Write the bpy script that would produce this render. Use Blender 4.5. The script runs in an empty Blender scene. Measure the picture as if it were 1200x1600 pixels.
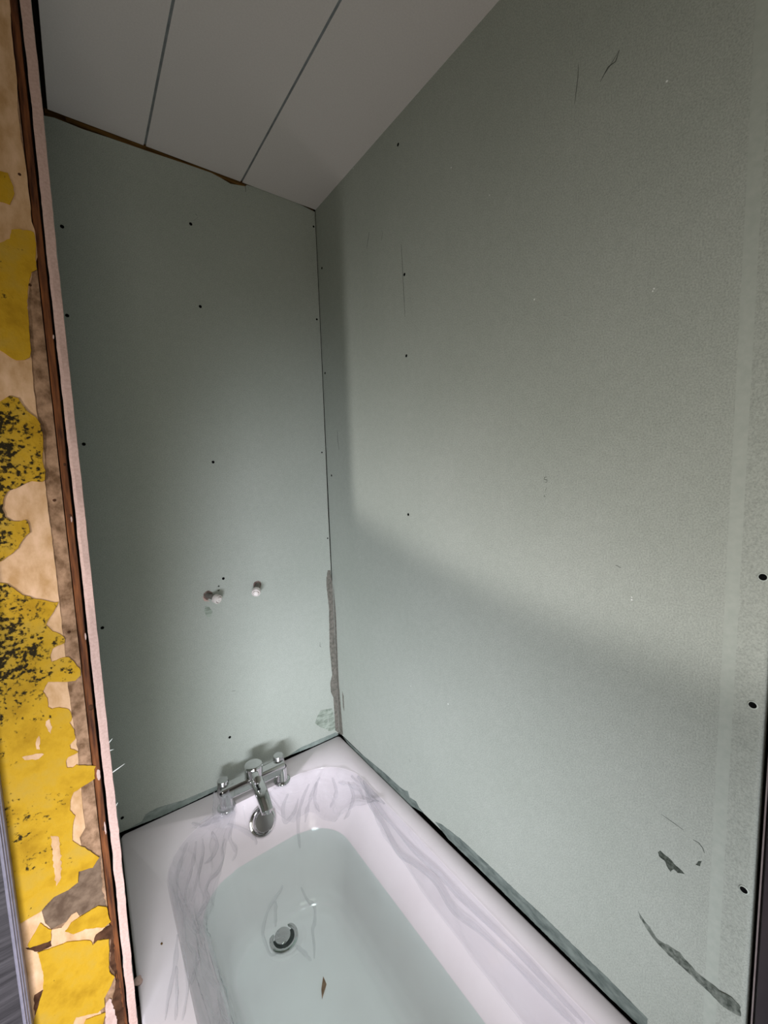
import bpy, bmesh, math, random
from mathutils import Vector, Matrix, noise
random.seed(7)
S = bpy.context.scene
COL = S.collection

# ------------------------------------------------------------------ camera, world, lights, exposure
cam_d = bpy.data.cameras.new('camera'); cam = bpy.data.objects.new('camera', cam_d); COL.objects.link(cam)
cam_d.sensor_fit = 'VERTICAL'; cam_d.sensor_height = 36.0; cam_d.lens = 14.625
cam_d.clip_start = 0.02
CAM_ROT = Matrix(((0.80673, 0.08523, -0.584741), (-0.590048, 0.062469, -0.804948), (-0.032078, 0.994401, 0.100685)))
cam.matrix_world = Matrix.Translation((-0.7083, -1.3079, 0.9861)) @ CAM_ROT.to_4x4()
S.camera = cam
S.view_settings.view_transform = 'Standard'; S.view_settings.look = 'None'
S.view_settings.gamma = 1.0; S.view_settings.use_curve_mapping = False
S.view_settings.exposure = 0.0
W = bpy.data.worlds.new('ambient_fill'); S.world = W; W.use_nodes = True
W.node_tree.nodes['Background'].inputs[0].default_value = (1.0, 0.96, 0.77, 1)
W.node_tree.nodes['Background'].inputs[1].default_value = 0.165
S.cycles.transparent_max_bounces = 40

def area(name, loc, target, size, power, col, size_y=None):
    l = bpy.data.lights.new(name, 'AREA'); l.energy = power; l.color = col
    l.size = size
    if size_y: l.shape = 'RECTANGLE'; l.size_y = size_y
    o = bpy.data.objects.new(name, l); COL.objects.link(o)
    o.location = loc
    o.rotation_euler = (Vector(target) - Vector(loc)).to_track_quat('-Z', 'Y').to_euler()
    return o
lo = area('low_fill', (-1.40, -1.95, 0.18), (-0.02, 0, 0.24), 0.90, 6.0, (0.95, 0.98, 1.09), 0.30)  # added low source out of view, brightens the lower back wall
lo.data.spread = math.radians(58)
area('ambient_fill', (-1.0, -2.3, 0.75), (-0.2, -0.3, 0.5), 0.7, 4.8, (1.0, 0.94, 0.85), 0.7)  # added ambience fill from behind the camera, no fitting modelled
ov = area('overhead_fill', (-0.80, -1.35, 1.60), (-0.42, -0.50, -0.33), 0.35, 1.8, (0.97, 1.0, 1.02), 0.35)  # added fill from above, lifts the water and the flat rim
ov.data.spread = math.radians(56)
def spot(name, loc, target, power, ang, col, rad, blend=0.1):
    l = bpy.data.lights.new(name, 'SPOT'); l.energy = power; l.color = col
    l.spot_size = math.radians(ang); l.spot_blend = blend; l.shadow_soft_size = rad
    o = bpy.data.objects.new(name, l); COL.objects.link(o); o.location = loc
    o.rotation_euler = (Vector(target) - Vector(loc)).to_track_quat('-Z', 'Y').to_euler()
    return o
L0 = Vector((-1.9, -1.064, 0.62)); P1 = (Vector((0, -.17, .79))-L0).normalized(); P2 = (Vector((0, -1.18, .62))-L0).normalized()
half = P1.angle(P2)/2; mid = (P1+P2).normalized(); up = P2.cross(P1).normalized()
if up.z < 0: up = -up
HA = math.radians(62); ph = math.acos(math.cos(HA)/math.cos(half))
side = spot('wall_patch_spot', L0, L0+mid*math.cos(ph)+up*math.sin(ph), 72.0, 124, (1.0, 0.96, 0.94), 0.045, 0.10)  # unseen spot added to throw the light patch on the right wall
# added spot's beam, shaped to the patch: strongest along its lower edge, dying away upwards
side.data.use_nodes = True; lnt = side.data.node_tree; em = lnt.nodes['Emission']
lg = lnt.nodes.new('ShaderNodeNewGeometry'); dt = lnt.nodes.new('ShaderNodeVectorMath'); dt.operation = 'DOT_PRODUCT'
dt.inputs[1].default_value = up; lnt.links.new(lg.outputs['Incoming'], dt.inputs[0])
ab = lnt.nodes.new('ShaderNodeMath'); ab.operation = 'ABSOLUTE'; lnt.links.new(dt.outputs['Value'], ab.inputs[0])
mrn = lnt.nodes.new('ShaderNodeMapRange'); mrn.inputs[1].default_value = 0.0; mrn.inputs[2].default_value = 0.56; mrn.inputs[3].default_value = 1.0; mrn.inputs[4].default_value = 0.0
mrn.interpolation_type = 'SMOOTHSTEP'
lnt.links.new(ab.outputs[0], mrn.inputs[0]); lnt.links.new(mrn.outputs[0], em.inputs['Strength'])

# ------------------------------------------------------------------ traced outlines
# world coordinates in metres: origin at the back right corner of the bath rim
YELLOW = [[(-0.7692,1.3192),(-0.7583,1.3281),(-0.7558,1.3408),(-0.7465,1.3443),(-0.7339,1.3455),(-0.7304,1.3447),(-0.7296,1.3292),(-0.732,1.311),(-0.7321,1.2934),(-0.7377,1.2876),(-0.7414,1.2779),(-0.7452,1.2595),(-0.7479,1.2368),(-0.7474,1.2191),(-0.7492,1.1919),(-0.7485,1.1758),(-0.7515,1.1663),(-0.7576,1.1619),(-0.7669,1.1599),(-0.7753,1.1659),(-0.7828,1.1719),(-0.8199,1.1895),(-0.8831,1.195),(-0.8767,1.2581),(-0.8102,1.2907)],[(-0.7895,1.1006),(-0.7836,1.1055),(-0.7784,1.1095),(-0.7696,1.1065),(-0.7656,1.0968),(-0.7594,1.0861),(-0.7513,1.0801),(-0.7484,1.0708),(-0.7462,1.054),(-0.7475,1.0398),(-0.7504,1.0161),(-0.7486,1.0017),(-0.7499,0.9874),(-0.7532,0.9846),(-0.7648,0.9861),(-0.7723,0.9836),(-0.7814,0.9774),(-0.7931,0.9725),(-0.7989,0.9617),(-0.8016,0.948),(-0.7993,0.9357),(-0.7929,0.9295),(-0.7846,0.9277),(-0.7772,0.9299),(-0.7744,0.92),(-0.7746,0.9104),(-0.7826,0.9018),(-0.7896,0.8883),(-0.7996,0.8793),(-0.8107,0.8715),(-0.8517,0.858),(-0.9185,0.8445),(-0.8993,1.0343),(-0.8306,1.078)],[(-0.8521,0.8536),(-0.8137,0.8399),(-0.8069,0.8376),(-0.7992,0.8294),(-0.791,0.818),(-0.7806,0.8109),(-0.7677,0.8051),(-0.7552,0.7984),(-0.7497,0.7982),(-0.7534,0.7919),(-0.7607,0.7794),(-0.7662,0.7705),(-0.7681,0.7659),(-0.7614,0.754),(-0.7541,0.749),(-0.7484,0.7413),(-0.7484,0.7319),(-0.7574,0.7292),(-0.7638,0.7269),(-0.7678,0.7168),(-0.7672,0.7063),(-0.7609,0.7074),(-0.7528,0.7091),(-0.745,0.7068),(-0.7379,0.694),(-0.7324,0.6816),(-0.7331,0.6732),(-0.7402,0.667),(-0.7491,0.6679),(-0.7662,0.6737),(-0.7737,0.6763),(-0.7783,0.6685),(-0.7811,0.6623),(-0.7768,0.6503),(-0.7772,0.6369),(-0.7738,0.6314),(-0.7644,0.6309),(-0.753,0.6234),(-0.7498,0.6135),(-0.7507,0.603),(-0.7533,0.6009),(-0.7489,0.586),(-0.7484,0.5716),(-0.7565,0.5642),(-0.7555,0.5572),(-0.7463,0.5476),(-0.7598,0.545),(-0.7633,0.5422),(-0.7637,0.5282),(-0.7566,0.5248),(-0.7514,0.5278),(-0.727,0.514),(-0.73,0.4985),(-0.7297,0.4926),(-0.7482,0.4861),(-0.7585,0.4836),(-0.7636,0.4729),(-0.7658,0.4562),(-0.7603,0.4431),(-0.7627,0.4354),(-0.7653,0.4244),(-0.7671,0.4029),(-0.7598,0.3905),(-0.7529,0.3817),(-0.7352,0.3532),(-0.7451,0.3407),(-0.7636,0.3457),(-0.7661,0.3276),(-0.7791,0.3226),(-0.7979,0.3229),(-0.809,0.3149),(-0.8141,0.3096),(-0.8374,0.3076),(-0.8631,0.3073),(-0.9722,0.3125),(-0.921,0.8193)],[(-0.836,0.2643),(-0.8174,0.2906),(-0.8134,0.2831),(-0.8058,0.2694),(-0.8073,0.2522),(-0.8334,0.2589)],[(-0.7892,0.2545),(-0.7809,0.2634),(-0.7687,0.2663),(-0.7441,0.2687),(-0.7323,0.2579),(-0.731,0.2411),(-0.7293,0.2276),(-0.7387,0.2248),(-0.7633,0.2396),(-0.7793,0.2423)],[(-0.8247,0.244),(-0.8085,0.2392),(-0.7892,0.2346),(-0.7707,0.2238),(-0.7584,0.2143),(-0.7566,0.2044),(-0.7492,0.2072),(-0.7345,0.1983),(-0.7351,0.1802),(-0.7376,0.1611),(-0.7385,0.1382),(-0.7323,0.1229),(-0.738,0.1113),(-0.7494,0.096),(-0.7498,0.08),(-0.7601,0.0767),(-0.7887,0.094),(-0.803,0.0659),(-0.8428,0.0862),(-0.8403,0.1308),(-0.8245,0.176),(-0.8215,0.2001)],[(-0.777,0.0784),(-0.7499,0.0675),(-0.7589,0.0365),(-0.7765,0.0217),(-0.7867,0.0565)],[(-0.7602,1.4163),(-0.7522,1.4159),(-0.7482,1.4006),(-0.748,1.388),(-0.7547,1.3749),(-0.764,1.3752),(-0.7902,1.3698),(-0.7871,1.4032)]]
PEACH = [[(-0.8398,1.6242),(-0.7253,1.6941),(-0.7284,1.6453),(-0.7309,1.6044),(-0.731,1.5439),(-0.7339,1.5059),(-0.7331,1.469),(-0.7313,1.4362),(-0.7312,1.398),(-0.7319,1.359),(-0.7284,1.3427),(-0.7298,1.3116),(-0.7377,1.2876),(-0.7464,1.2459),(-0.7504,1.1782),(-0.7495,1.1648),(-0.7506,1.1282),(-0.7504,1.082),(-0.7471,1.0445),(-0.7474,1.016),(-0.7502,0.9922),(-0.7504,0.939),(-0.7495,0.8897),(-0.7492,0.8397),(-0.7493,0.7941),(-0.7492,0.7684),(-0.7495,0.7374),(-0.7491,0.7059),(-0.7507,0.6684),(-0.7498,0.6318),(-0.748,0.5769),(-0.7475,0.5437),(-0.7485,0.4829),(-0.7493,0.4438),(-0.7492,0.4151),(-0.7571,0.4026),(-0.7566,0.3885),(-0.7623,0.3714),(-0.7816,0.3608),(-0.7997,0.3389),(-0.8141,0.3096),(-0.8374,0.3076),(-0.8627,0.3123),(-0.9685,0.3487)],[(-0.8773,0.3074),(-0.8374,0.3076),(-0.8141,0.3096),(-0.8123,0.2857),(-0.8058,0.2694),(-0.7933,0.2634),(-0.7789,0.2761),(-0.7721,0.2769),(-0.7688,0.2652),(-0.7403,0.2382),(-0.738,0.2219),(-0.7514,0.2126),(-0.7568,0.2022),(-0.7603,0.1069),(-0.7548,0.0643),(-0.7927,0.0375),(-0.8934,0.1355)]]
DARKP = [[(-0.8378,0.2612),(-0.8073,0.2522),(-0.8082,0.2425),(-0.8225,0.2423),(-0.831,0.2513)],[(-0.7565,0.2056),(-0.751,0.2183),(-0.7389,0.2225),(-0.7272,0.2199),(-0.7288,0.1552),(-0.7257,0.0765),(-0.7245,-0.0288),(-0.7597,0.0054),(-0.7331,0.1021),(-0.7288,0.12),(-0.7367,0.1492),(-0.732,0.1951),(-0.743,0.2061)],[(-0.8363,0.1758),(-0.8252,0.1766),(-0.8307,0.1511),(-0.8379,0.1402)]]
GREYP = [[(-0.7486,0.084),(-0.7418,0.0881),(-0.7365,0.0605),(-0.7359,0.0213),(-0.7407,-0.0131),(-0.7525,0.0368)]]
STRIPS = {'pinkR':[(-0.7057,1.6582),(-0.7041,1.519),(-0.7072,1.3175),(-0.7047,0.9855),(-0.705,0.7034),(-0.7041,0.5008),(-0.7027,0.3823),(-0.7051,0.2122),(-0.7087,0.009)],'pinkL':[(-0.7172,1.6517),(-0.7173,1.5131),(-0.7194,1.3143),(-0.7176,0.9861),(-0.7184,0.7074),(-0.7162,0.5066),(-0.7159,0.39),(-0.7168,0.2208),(-0.7206,0.0201)],'woodL':[(-0.7298,1.6445),(-0.7318,1.5436),(-0.7315,1.4487),(-0.7313,1.3112),(-0.7321,1.0351),(-0.7329,0.8368),(-0.7318,0.6685),(-0.7297,0.513),(-0.7308,0.3517),(-0.73,0.2306),(-0.7296,0.0284)],'woodR':[(-0.7186,1.6509),(-0.721,1.5115),(-0.7224,1.3135),(-0.7181,1.0352),(-0.7208,0.8552),(-0.7196,0.6425),(-0.7179,0.5074),(-0.7176,0.4028),(-0.7195,0.2228),(-0.7251,0.0242)],'plasterL':[(-0.7284,1.6453),(-0.7339,1.5059),(-0.7312,1.398),(-0.7506,1.1282),(-0.7499,0.9874),(-0.7492,0.8397),(-0.7498,0.6318),(-0.7485,0.4829)]}
MOLDZ = [1.113,0.8663,0.8359,0.7224,0.605,0.5055,0.4552,0.3534,0.2916]
BACKTOP = [(-0.7004,1.8342),(-0.6824,1.8378),(-0.6645,1.8371),(-0.6273,1.8357),(-0.5748,1.8384),(-0.49,1.8403),(-0.3967,1.844),(-0.3292,1.8456),(-0.303,1.8413),(-0.2763,1.8352),(-0.2327,1.8433),(-0.2265,1.849),(-0.1589,1.8542),(-0.0741,1.8524),(0.0006,1.8431)]
SMEAR_BACK = [[(-0.0162,0.6345),(-0.0059,0.6327),(-0.0024,0.5991),(0.0037,0.5623),(0.0013,0.4621),(0.0032,0.3937),(0.0016,0.3084),(0.0063,0.1826),(0.0001,0.0025),(-0.0153,0.0243),(-0.017,0.1534),(-0.0265,0.1767),(-0.0273,0.2141),(-0.0179,0.2406),(-0.0231,0.3474),(-0.0182,0.4954),(-0.0242,0.5796),(-0.0229,0.6052)],[(-0.6933,0.007),(-0.6479,0.0105),(-0.6354,0.0273),(-0.6058,0.0311),(-0.5366,0.0186),(-0.435,0.0149),(-0.432,0.0025),(-0.5327,-0.0002),(-0.6015,0.0004)],[(-0.2042,0.0084),(-0.1555,0.0177),(-0.013,0.0157),(-0.0027,0.0011),(-0.1064,0.0008)]]
SMEAR_PALE = [[(-0.0967,0.0852),(-0.0852,0.1075),(-0.0714,0.1242),(-0.0429,0.1182),(-0.0469,0.0399),(-0.0773,0.0625)],[(-0.0403,0.1172),(-0.0244,0.1136),(-0.018,0.0785),(-0.0153,0.0243),(-0.0445,0.0339)]]
SMEAR_RIGHT = [[(-0.0078,0.5765),(-0.0172,0.4718),(-0.016,0.3511),(-0.0148,0.2282),(-0.0233,0.1077),(-0.0296,0.0155),(-0.0052,0.0053),(-0.0023,0.248)],[(-0.0393,0.1892),(-0.0471,0.173),(-0.047,0.1165),(-0.0388,0.1274)],[(-0.0289,0.0076),(-0.1343,0.0085),(-0.2871,0.022),(-0.3697,0.0241),(-0.3915,0.0278),(-0.407,0.0357),(-0.4153,0.0207),(-0.4446,0.0281),(-0.4583,0.0175),(-0.4775,0.0149),(-0.4142,-0.0046),(-0.2856,-0.0055),(-0.1327,-0.014)],[(-0.5251,0.0216),(-0.5504,0.0323),(-0.6206,0.0423),(-0.7035,0.0434),(-0.7767,0.0428),(-0.8568,0.0443),(-0.9266,0.0415),(-0.9879,0.0416),(-1.0546,0.0348),(-1.0534,0.008),(-0.9887,0.0049),(-0.857,0.007),(-0.7032,0.0093),(-0.574,0.0088)]]
SCRAPES = [[(-1.0605,0.3538),(-1.0641,0.3588),(-1.0687,0.3568),(-1.0778,0.3551),(-1.0894,0.349),(-1.0973,0.3456),(-1.0897,0.3404),(-1.0827,0.3412),(-1.0794,0.3339),(-1.0757,0.3376),(-1.07,0.3465),(-1.0626,0.3474)],[(-1.1114,0.3725),(-1.1151,0.3809),(-1.1198,0.3847),(-1.1161,0.3753)],[(-1.0343,0.2214),(-1.0495,0.2104),(-1.0672,0.1979),(-1.08,0.2026),(-1.096,0.2061),(-1.1031,0.2032),(-1.1203,0.1954),(-1.1309,0.1958),(-1.1483,0.1953),(-1.1633,0.1993),(-1.1722,0.1958),(-1.1735,0.1814),(-1.1678,0.1779),(-1.153,0.1745),(-1.1372,0.1783),(-1.1166,0.1812),(-1.095,0.1854),(-1.0769,0.1864),(-1.0578,0.1933),(-1.0376,0.2123)]]
SCRATCH = [([(-0.4443,1.5517),(-0.4469,1.4923),(-0.4493,1.4294),(-0.4521,1.3737)],0.0006),([(-0.9711,1.6007),(-0.9658,1.5889),(-0.9544,1.5892),(-0.943,1.5766)],0.0007),([(-0.9711,1.6007),(-0.9592,1.5902),(-0.9497,1.5836),(-0.943,1.5766)],0.0004),([(-0.9071,1.6282),(-0.9064,1.608),(-0.9034,1.5882),(-0.9015,1.5733)],0.0004),([(-0.3061,1.6447),(-0.2985,1.6262),(-0.2909,1.6075)],0.0007),([(-0.8566,0.9634),(-0.8513,0.9623),(-0.85,0.9586),(-0.8567,0.9574),(-0.8554,0.9526),(-0.8514,0.9538)],0.0005),([(-0.8555,0.943),(-0.8515,0.9333)],0.0004),([(-0.8516,0.9296),(-0.8502,0.926),(-0.8543,0.9261)],0.0006),([(-1.063,0.4222),(-1.0783,0.4198),(-1.094,0.4171)],0.0004),([(-1.1067,0.4105),(-1.114,0.4108),(-1.119,0.4062),(-1.1216,0.3999)],0.0006),([(-0.083,1.123),(-0.084,1.085),(-0.09,1.055)],0.0008),([(-0.9837,0.8162),(-0.9918,0.8132)],0.001),([(-0.368,1.6167),(-0.3611,1.5972)],0.0005),([(-0.4202,0.143),(-0.4229,0.1366)],0.0009)]
SCRATCH_BACK = [([(-0.0605,0.3797),(-0.0613,0.3632),(-0.0564,0.3594)],0.0007),([(-0.3759,0.3055),(-0.3641,0.3035)],0.0012),([(-0.3809,1.7197),(-0.3762,1.7161)],0.0012),([(-0.3875,1.6991),(-0.3748,1.7114)],0.0005),([(-0.2318,1.8561),(-0.2318,1.8275)],0.0015)]
FLECKS = [(-1.0284,1.2392),(-1.0268,1.2362),(-0.8278,1.2907),(-0.7253,1.5237),(-1.0363,1.5121),(-0.2374,1.8462),(-1.0098,0.7676),(-1.0099,0.7633),(-0.4353,0.3748),(-0.6215,1.6328),(-0.5828,0.3889)]
SCREWB = [(-0.6893,1.5942),(-0.3949,1.6884),(-0.3855,1.4688),(-0.6975,1.3869),(-0.6909,1.0753),(-0.3815,1.0256),(-0.6919,0.594),(-0.3764,0.6698),(-0.3919,0.1573),(-0.6916,0.0468),(-0.009,1.7963),(-0.0131,1.4999),(-0.0173,1.0534),(-0.0103,0.75)]
SCREWR = [(-0.4421,1.7862),(-0.4539,1.4758),(-0.4532,1.2768),(-0.444,0.8642),(-0.0276,1.6568),(-0.0172,1.3209),(-0.03,0.9725),(-1.1681,0.8311),(-1.1656,0.6538),(-1.168,0.3791)]
PIPE = [[(-0.4242,0.0,0.6272),(-0.4024,-0.035,0.617)],[(-0.273,0.0,0.6298),(-0.2904,-0.035,0.6137)]]
TAPE = [(-1.141,0.7375),(-1.1366,0.5456),(-1.1351,0.2333),(-1.1444,0.7386),(-1.1399,1.0819)]
OVER = (-0.3484,-0.1346,-0.0602)
DRAIN = (-0.3492,-0.2504,-0.33)
FLOORR = [(-0.1646,-0.1816),(-0.1788,-0.4124),(-0.1747,-0.5844),(-0.5149,-0.2019),(-0.5692,-0.3264)]
CHIP = [(-0.3038,-0.4141),(-0.305,-0.4338),(-0.3284,-0.4537),(-0.3205,-0.4353)]
SPECK = [(-0.6513,-0.3736),(-0.6506,-0.3771)]
TEAR = [(-0.7086,0.4902),(-0.6871,0.4939),(-0.707,0.4872)]
MOUND = (-0.7022,-0.4134,0.0)
CAM = {'loc':[-0.7083,-1.3079,0.9861],'R':[[0.80673,0.08523,-0.584741],[-0.590048,0.062469,-0.804948],[-0.032078,0.994401,0.100685]]}
GREYB = [(-0.7602,0.3861),(-0.7508,0.3758),(-0.7335,0.3521),(-0.7356,0.2952),(-0.732,0.2504),(-0.7686,0.2685),(-0.7813,0.2684),(-0.8058,0.2694),(-0.811,0.2825),(-0.8141,0.3096),(-0.7979,0.3229),(-0.7789,0.3247),(-0.7659,0.3298),(-0.7636,0.3457),(-0.76,0.3584)]
PALE = [[(-0.7918,0.4277),(-0.7831,0.418),(-0.7837,0.3735),(-0.7868,0.3472),(-0.7931,0.3401),(-0.7937,0.3799)],[(-0.8128,0.5694),(-0.795,0.5675),(-0.7877,0.5631),(-0.7958,0.5584),(-0.8118,0.5647)],[(-0.7951,0.5917),(-0.791,0.5952),(-0.7937,0.5732),(-0.7973,0.5749)],[(-0.7823,0.6147),(-0.7774,0.617),(-0.7751,0.5991),(-0.7789,0.5922),(-0.7819,0.6019)]]
CREASES = [[(-0.1838,-0.1186,-0.0321),(-0.2111,-0.13,-0.0556),(-0.2363,-0.1471,-0.0858),(-0.2494,-0.1669,-0.119),(-0.2538,-0.1843,-0.1683)],[(-0.1465,-0.1244,-0.022),(-0.1761,-0.1338,-0.0488),(-0.2063,-0.1497,-0.0827),(-0.2243,-0.1652,-0.1127)],[(-0.2558,-0.1148,-0.0312),(-0.2807,-0.1295,-0.0563),(-0.2823,-0.149,-0.0893),(-0.249,-0.1425,-0.0777),(-0.2281,-0.1284,-0.0544)],[(-0.1129,-0.1507,-0.0245),(-0.1176,-0.1819,-0.0545),(-0.1466,-0.1884,-0.0886)],[(-0.0813,-0.2007,-0.0249),(-0.0862,-0.2385,-0.0448),(-0.1104,-0.2479,-0.0804),(-0.1268,-0.2424,-0.1014)],[(-0.16,-0.1268,-0.032),(-0.1804,-0.1492,-0.0702),(-0.1757,-0.1729,-0.0967)],[(-0.1016,-0.1728,-0.0323),(-0.0705,-0.2417,-0.0265),(-0.0758,-0.2864,-0.0337)],[(-0.5568,-0.1318,-0.009),(-0.573,-0.1554,-0.0183),(-0.5926,-0.1943,-0.0255),(-0.6058,-0.2544,-0.0263),(-0.6129,-0.3099,-0.0127)],[(-0.534,-0.1277,-0.0219),(-0.5448,-0.1492,-0.0409),(-0.5596,-0.1778,-0.0553),(-0.5799,-0.2174,-0.0593),(-0.5965,-0.2891,-0.044),(-0.6067,-0.3451,-0.0246)],[(-0.5167,-0.1234,-0.0258),(-0.5211,-0.1423,-0.0515),(-0.5361,-0.1669,-0.0702),(-0.5522,-0.1943,-0.0798),(-0.5734,-0.2376,-0.0816)],[(-0.4595,-0.1298,-0.0549),(-0.4705,-0.1403,-0.0703),(-0.4737,-0.1534,-0.0918),(-0.491,-0.1694,-0.107),(-0.5156,-0.1808,-0.1064),(-0.532,-0.2006,-0.1105),(-0.5294,-0.2125,-0.126),(-0.5547,-0.2442,-0.116),(-0.5829,-0.3103,-0.071),(-0.5697,-0.3052,-0.0995),(-0.5341,-0.2188,-0.1264)],[(-0.532,-0.0849,0.0),(-0.5109,-0.1045,-0.0038),(-0.4843,-0.1016,-0.005),(-0.4496,-0.1041,-0.0126),(-0.4206,-0.1009,-0.0062)],[(-0.4442,-0.1134,-0.0294),(-0.4053,-0.1319,-0.0587),(-0.3804,-0.1484,-0.0878),(-0.3788,-0.1578,-0.1023)],[(-0.6233,-0.3766,0.0),(-0.6396,-0.4373,0.0),(-0.6587,-0.4869,0.0),(-0.6689,-0.5196,0.0)],[(-0.6209,-0.3985,0.0),(-0.6219,-0.4509,0.0),(-0.627,-0.4965,0.0),(-0.6436,-0.5389,-0.0)],[(-0.6364,-0.4397,-0.0),(-0.646,-0.4966,0.0),(-0.6539,-0.5311,0.0)],[(-0.6049,-0.3831,-0.028),(-0.5933,-0.4002,-0.051),(-0.6055,-0.449,-0.0274),(-0.6198,-0.4881,-0.0015)],[(-0.0676,-0.1995,-0.0098),(-0.0649,-0.2224,-0.0149),(-0.0608,-0.2723,-0.0139),(-0.0731,-0.318,-0.0287),(-0.0784,-0.3911,-0.0365),(-0.0895,-0.4737,-0.0523),(-0.0821,-0.5378,-0.0432),(-0.0761,-0.6116,-0.0338),(-0.0832,-0.6774,-0.0439),(-0.0769,-0.7495,-0.0339),(-0.0719,-0.8304,-0.0283),(-0.0704,-0.879,-0.0255),(-0.0679,-0.9445,-0.0226),(-0.067,-0.9709,-0.0211)],[(-0.0567,-0.2218,-0.0037),(-0.0659,-0.3651,-0.0212),(-0.068,-0.418,-0.023),(-0.0693,-0.5236,-0.0255),(-0.0654,-0.6168,-0.019),(-0.0651,-0.6872,-0.0194),(-0.0604,-0.7939,-0.0139),(-0.0586,-0.8709,-0.011),(-0.059,-0.9184,-0.0112),(-0.0585,-0.9779,-0.0113)],[(-0.4892,-0.1153,-0.0282),(-0.4821,-0.1344,-0.0579),(-0.5008,-0.1499,-0.0736),(-0.523,-0.1594,-0.0713)],[(-0.4336,-0.1193,-0.0373),(-0.4464,-0.133,-0.0604),(-0.4358,-0.1516,-0.0928),(-0.45,-0.1598,-0.1076)]]
SUNK = [[(-0.3213,-0.2022,-0.2321),(-0.333,-0.2043,-0.2455),(-0.3524,-0.2072,-0.2545),(-0.3768,-0.2124,-0.2739),(-0.3963,-0.224,-0.3059),(-0.3988,-0.2431,-0.3236),(-0.3973,-0.283,-0.324),(-0.3768,-0.2912,-0.324)],[(-0.3494,-0.2087,-0.2594),(-0.3547,-0.217,-0.2918),(-0.3614,-0.2305,-0.3154)],[(-0.2694,-0.2106,-0.2662),(-0.2578,-0.2263,-0.3035),(-0.2434,-0.2473,-0.3203),(-0.2611,-0.2818,-0.324),(-0.2756,-0.2986,-0.324),(-0.2905,-0.3362,-0.324),(-0.3065,-0.368,-0.324)],[(-0.3324,-0.3059,-0.324),(-0.3207,-0.3344,-0.324),(-0.3133,-0.3665,-0.324)]]

# ------------------------------------------------------------------ materials
def srgb(r, g, b):
    f = lambda c: (c/255/12.92) if c <= 10 else (((c/255)+0.055)/1.055)**2.4
    return (f(r), f(g), f(b), 1)
def newmat(name):
    m = bpy.data.materials.new(name); m.use_nodes = True
    nt = m.node_tree; return m, nt, nt.nodes['Principled BSDF']
def coords(nt, scale=(1, 1, 1)):
    tc = nt.nodes.new('ShaderNodeNewGeometry'); mp = nt.nodes.new('ShaderNodeMapping')
    mp.inputs['Scale'].default_value = scale
    nt.links.new(tc.outputs['Position'], mp.inputs[0]); return mp.outputs[0]
def noi(nt, vec, scale, detail=4, rough=0.6):
    n = nt.nodes.new('ShaderNodeTexNoise'); n.inputs['Scale'].default_value = scale
    n.inputs['Detail'].default_value = detail; n.inputs['Roughness'].default_value = rough
    nt.links.new(vec, n.inputs['Vector']); return n.outputs['Fac']
def ramp(nt, fac, stops):
    r = nt.nodes.new('ShaderNodeValToRGB'); e = r.color_ramp.elements
    e[0].position, e[0].color = stops[0]; e[1].position, e[1].color = stops[-1]
    for p, c in stops[1:-1]:
        x = e.new(p); x.color = c
    nt.links.new(fac, r.inputs[0]); return r.outputs[0]
def mixc(nt, fac, a, b, mode='MIX'):
    m = nt.nodes.new('ShaderNodeMix'); m.data_type = 'RGBA'; m.blend_type = mode
    for s, v in ((m.inputs[0], fac), (m.inputs[6], a), (m.inputs[7], b)):
        if hasattr(v, 'links'): nt.links.new(v, s)
        else: s.default_value = v
    return m.outputs[2]
def math_(nt, op, a, b=0.0):
    m = nt.nodes.new('ShaderNodeMath'); m.operation = op; m.use_clamp = False
    for s, v in ((m.inputs[0], a), (m.inputs[1], b)):
        if hasattr(v, 'links'): nt.links.new(v, s)
        else: s.default_value = v
    return m.outputs[0]
def bump(nt, p, h, strength, dist=0.001):
    b = nt.nodes.new('ShaderNodeBump'); b.inputs['Strength'].default_value = strength
    b.inputs['Distance'].default_value = dist
    nt.links.new(h, b.inputs['Height']); nt.links.new(b.outputs[0], p.inputs['Normal'])
G = lambda v: (v, v, v, 1)

def two_tone(name, c1, c2, scale, rough=0.7, spec=0.3, st=(0.35, 0.65), bstr=0.0, sc3=(1, 1, 1), metallic=0, detail=6):
    m, nt, p = newmat(name)
    v = coords(nt, sc3); n = noi(nt, v, scale, detail)
    nt.links.new(ramp(nt, n, [(st[0], c1), (st[1], c2)]), p.inputs['Base Color'])
    p.inputs['Roughness'].default_value = rough; p.inputs['Specular IOR Level'].default_value = spec
    p.inputs['Metallic'].default_value = metallic
    if bstr: bump(nt, p, n, bstr)
    return m

def board_material():
    m, nt, p = newmat('moisture_board')
    v = coords(nt)
    big = noi(nt, v, 2.2, 3); fine = noi(nt, v, 420, 2, 0.7); mid = noi(nt, v, 60, 4)
    c = ramp(nt, big, [(0.3, srgb(161, 167, 158)), (0.7, srgb(169, 174, 166))])
    c = mixc(nt, 0.30, c, ramp(nt, fine, [(0.30, G(0.22)), (0.62, G(0.80))]), 'OVERLAY')
    c = mixc(nt, 0.10, c, ramp(nt, mid, [(0.3, G(0.3)), (0.7, G(0.7))]), 'OVERLAY')
    nt.links.new(c, p.inputs['Base Color'])
    p.inputs['Roughness'].default_value = 0.62; p.inputs['Specular IOR Level'].default_value = 0.22
    bump(nt, p, fine, 0.06, 0.0005)
    return m
BOARD = board_material()
BOARD_PALE = two_tone('taper_light_band', srgb(170, 177, 168), srgb(178, 184, 175), 90, 0.62, 0.22)  # paler board colour paints in the light caught along the taper
CORE = two_tone('pink_board_core', srgb(188, 158, 147), srgb(204, 175, 165), 260, 0.9, 0.1, bstr=0.06)
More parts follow.
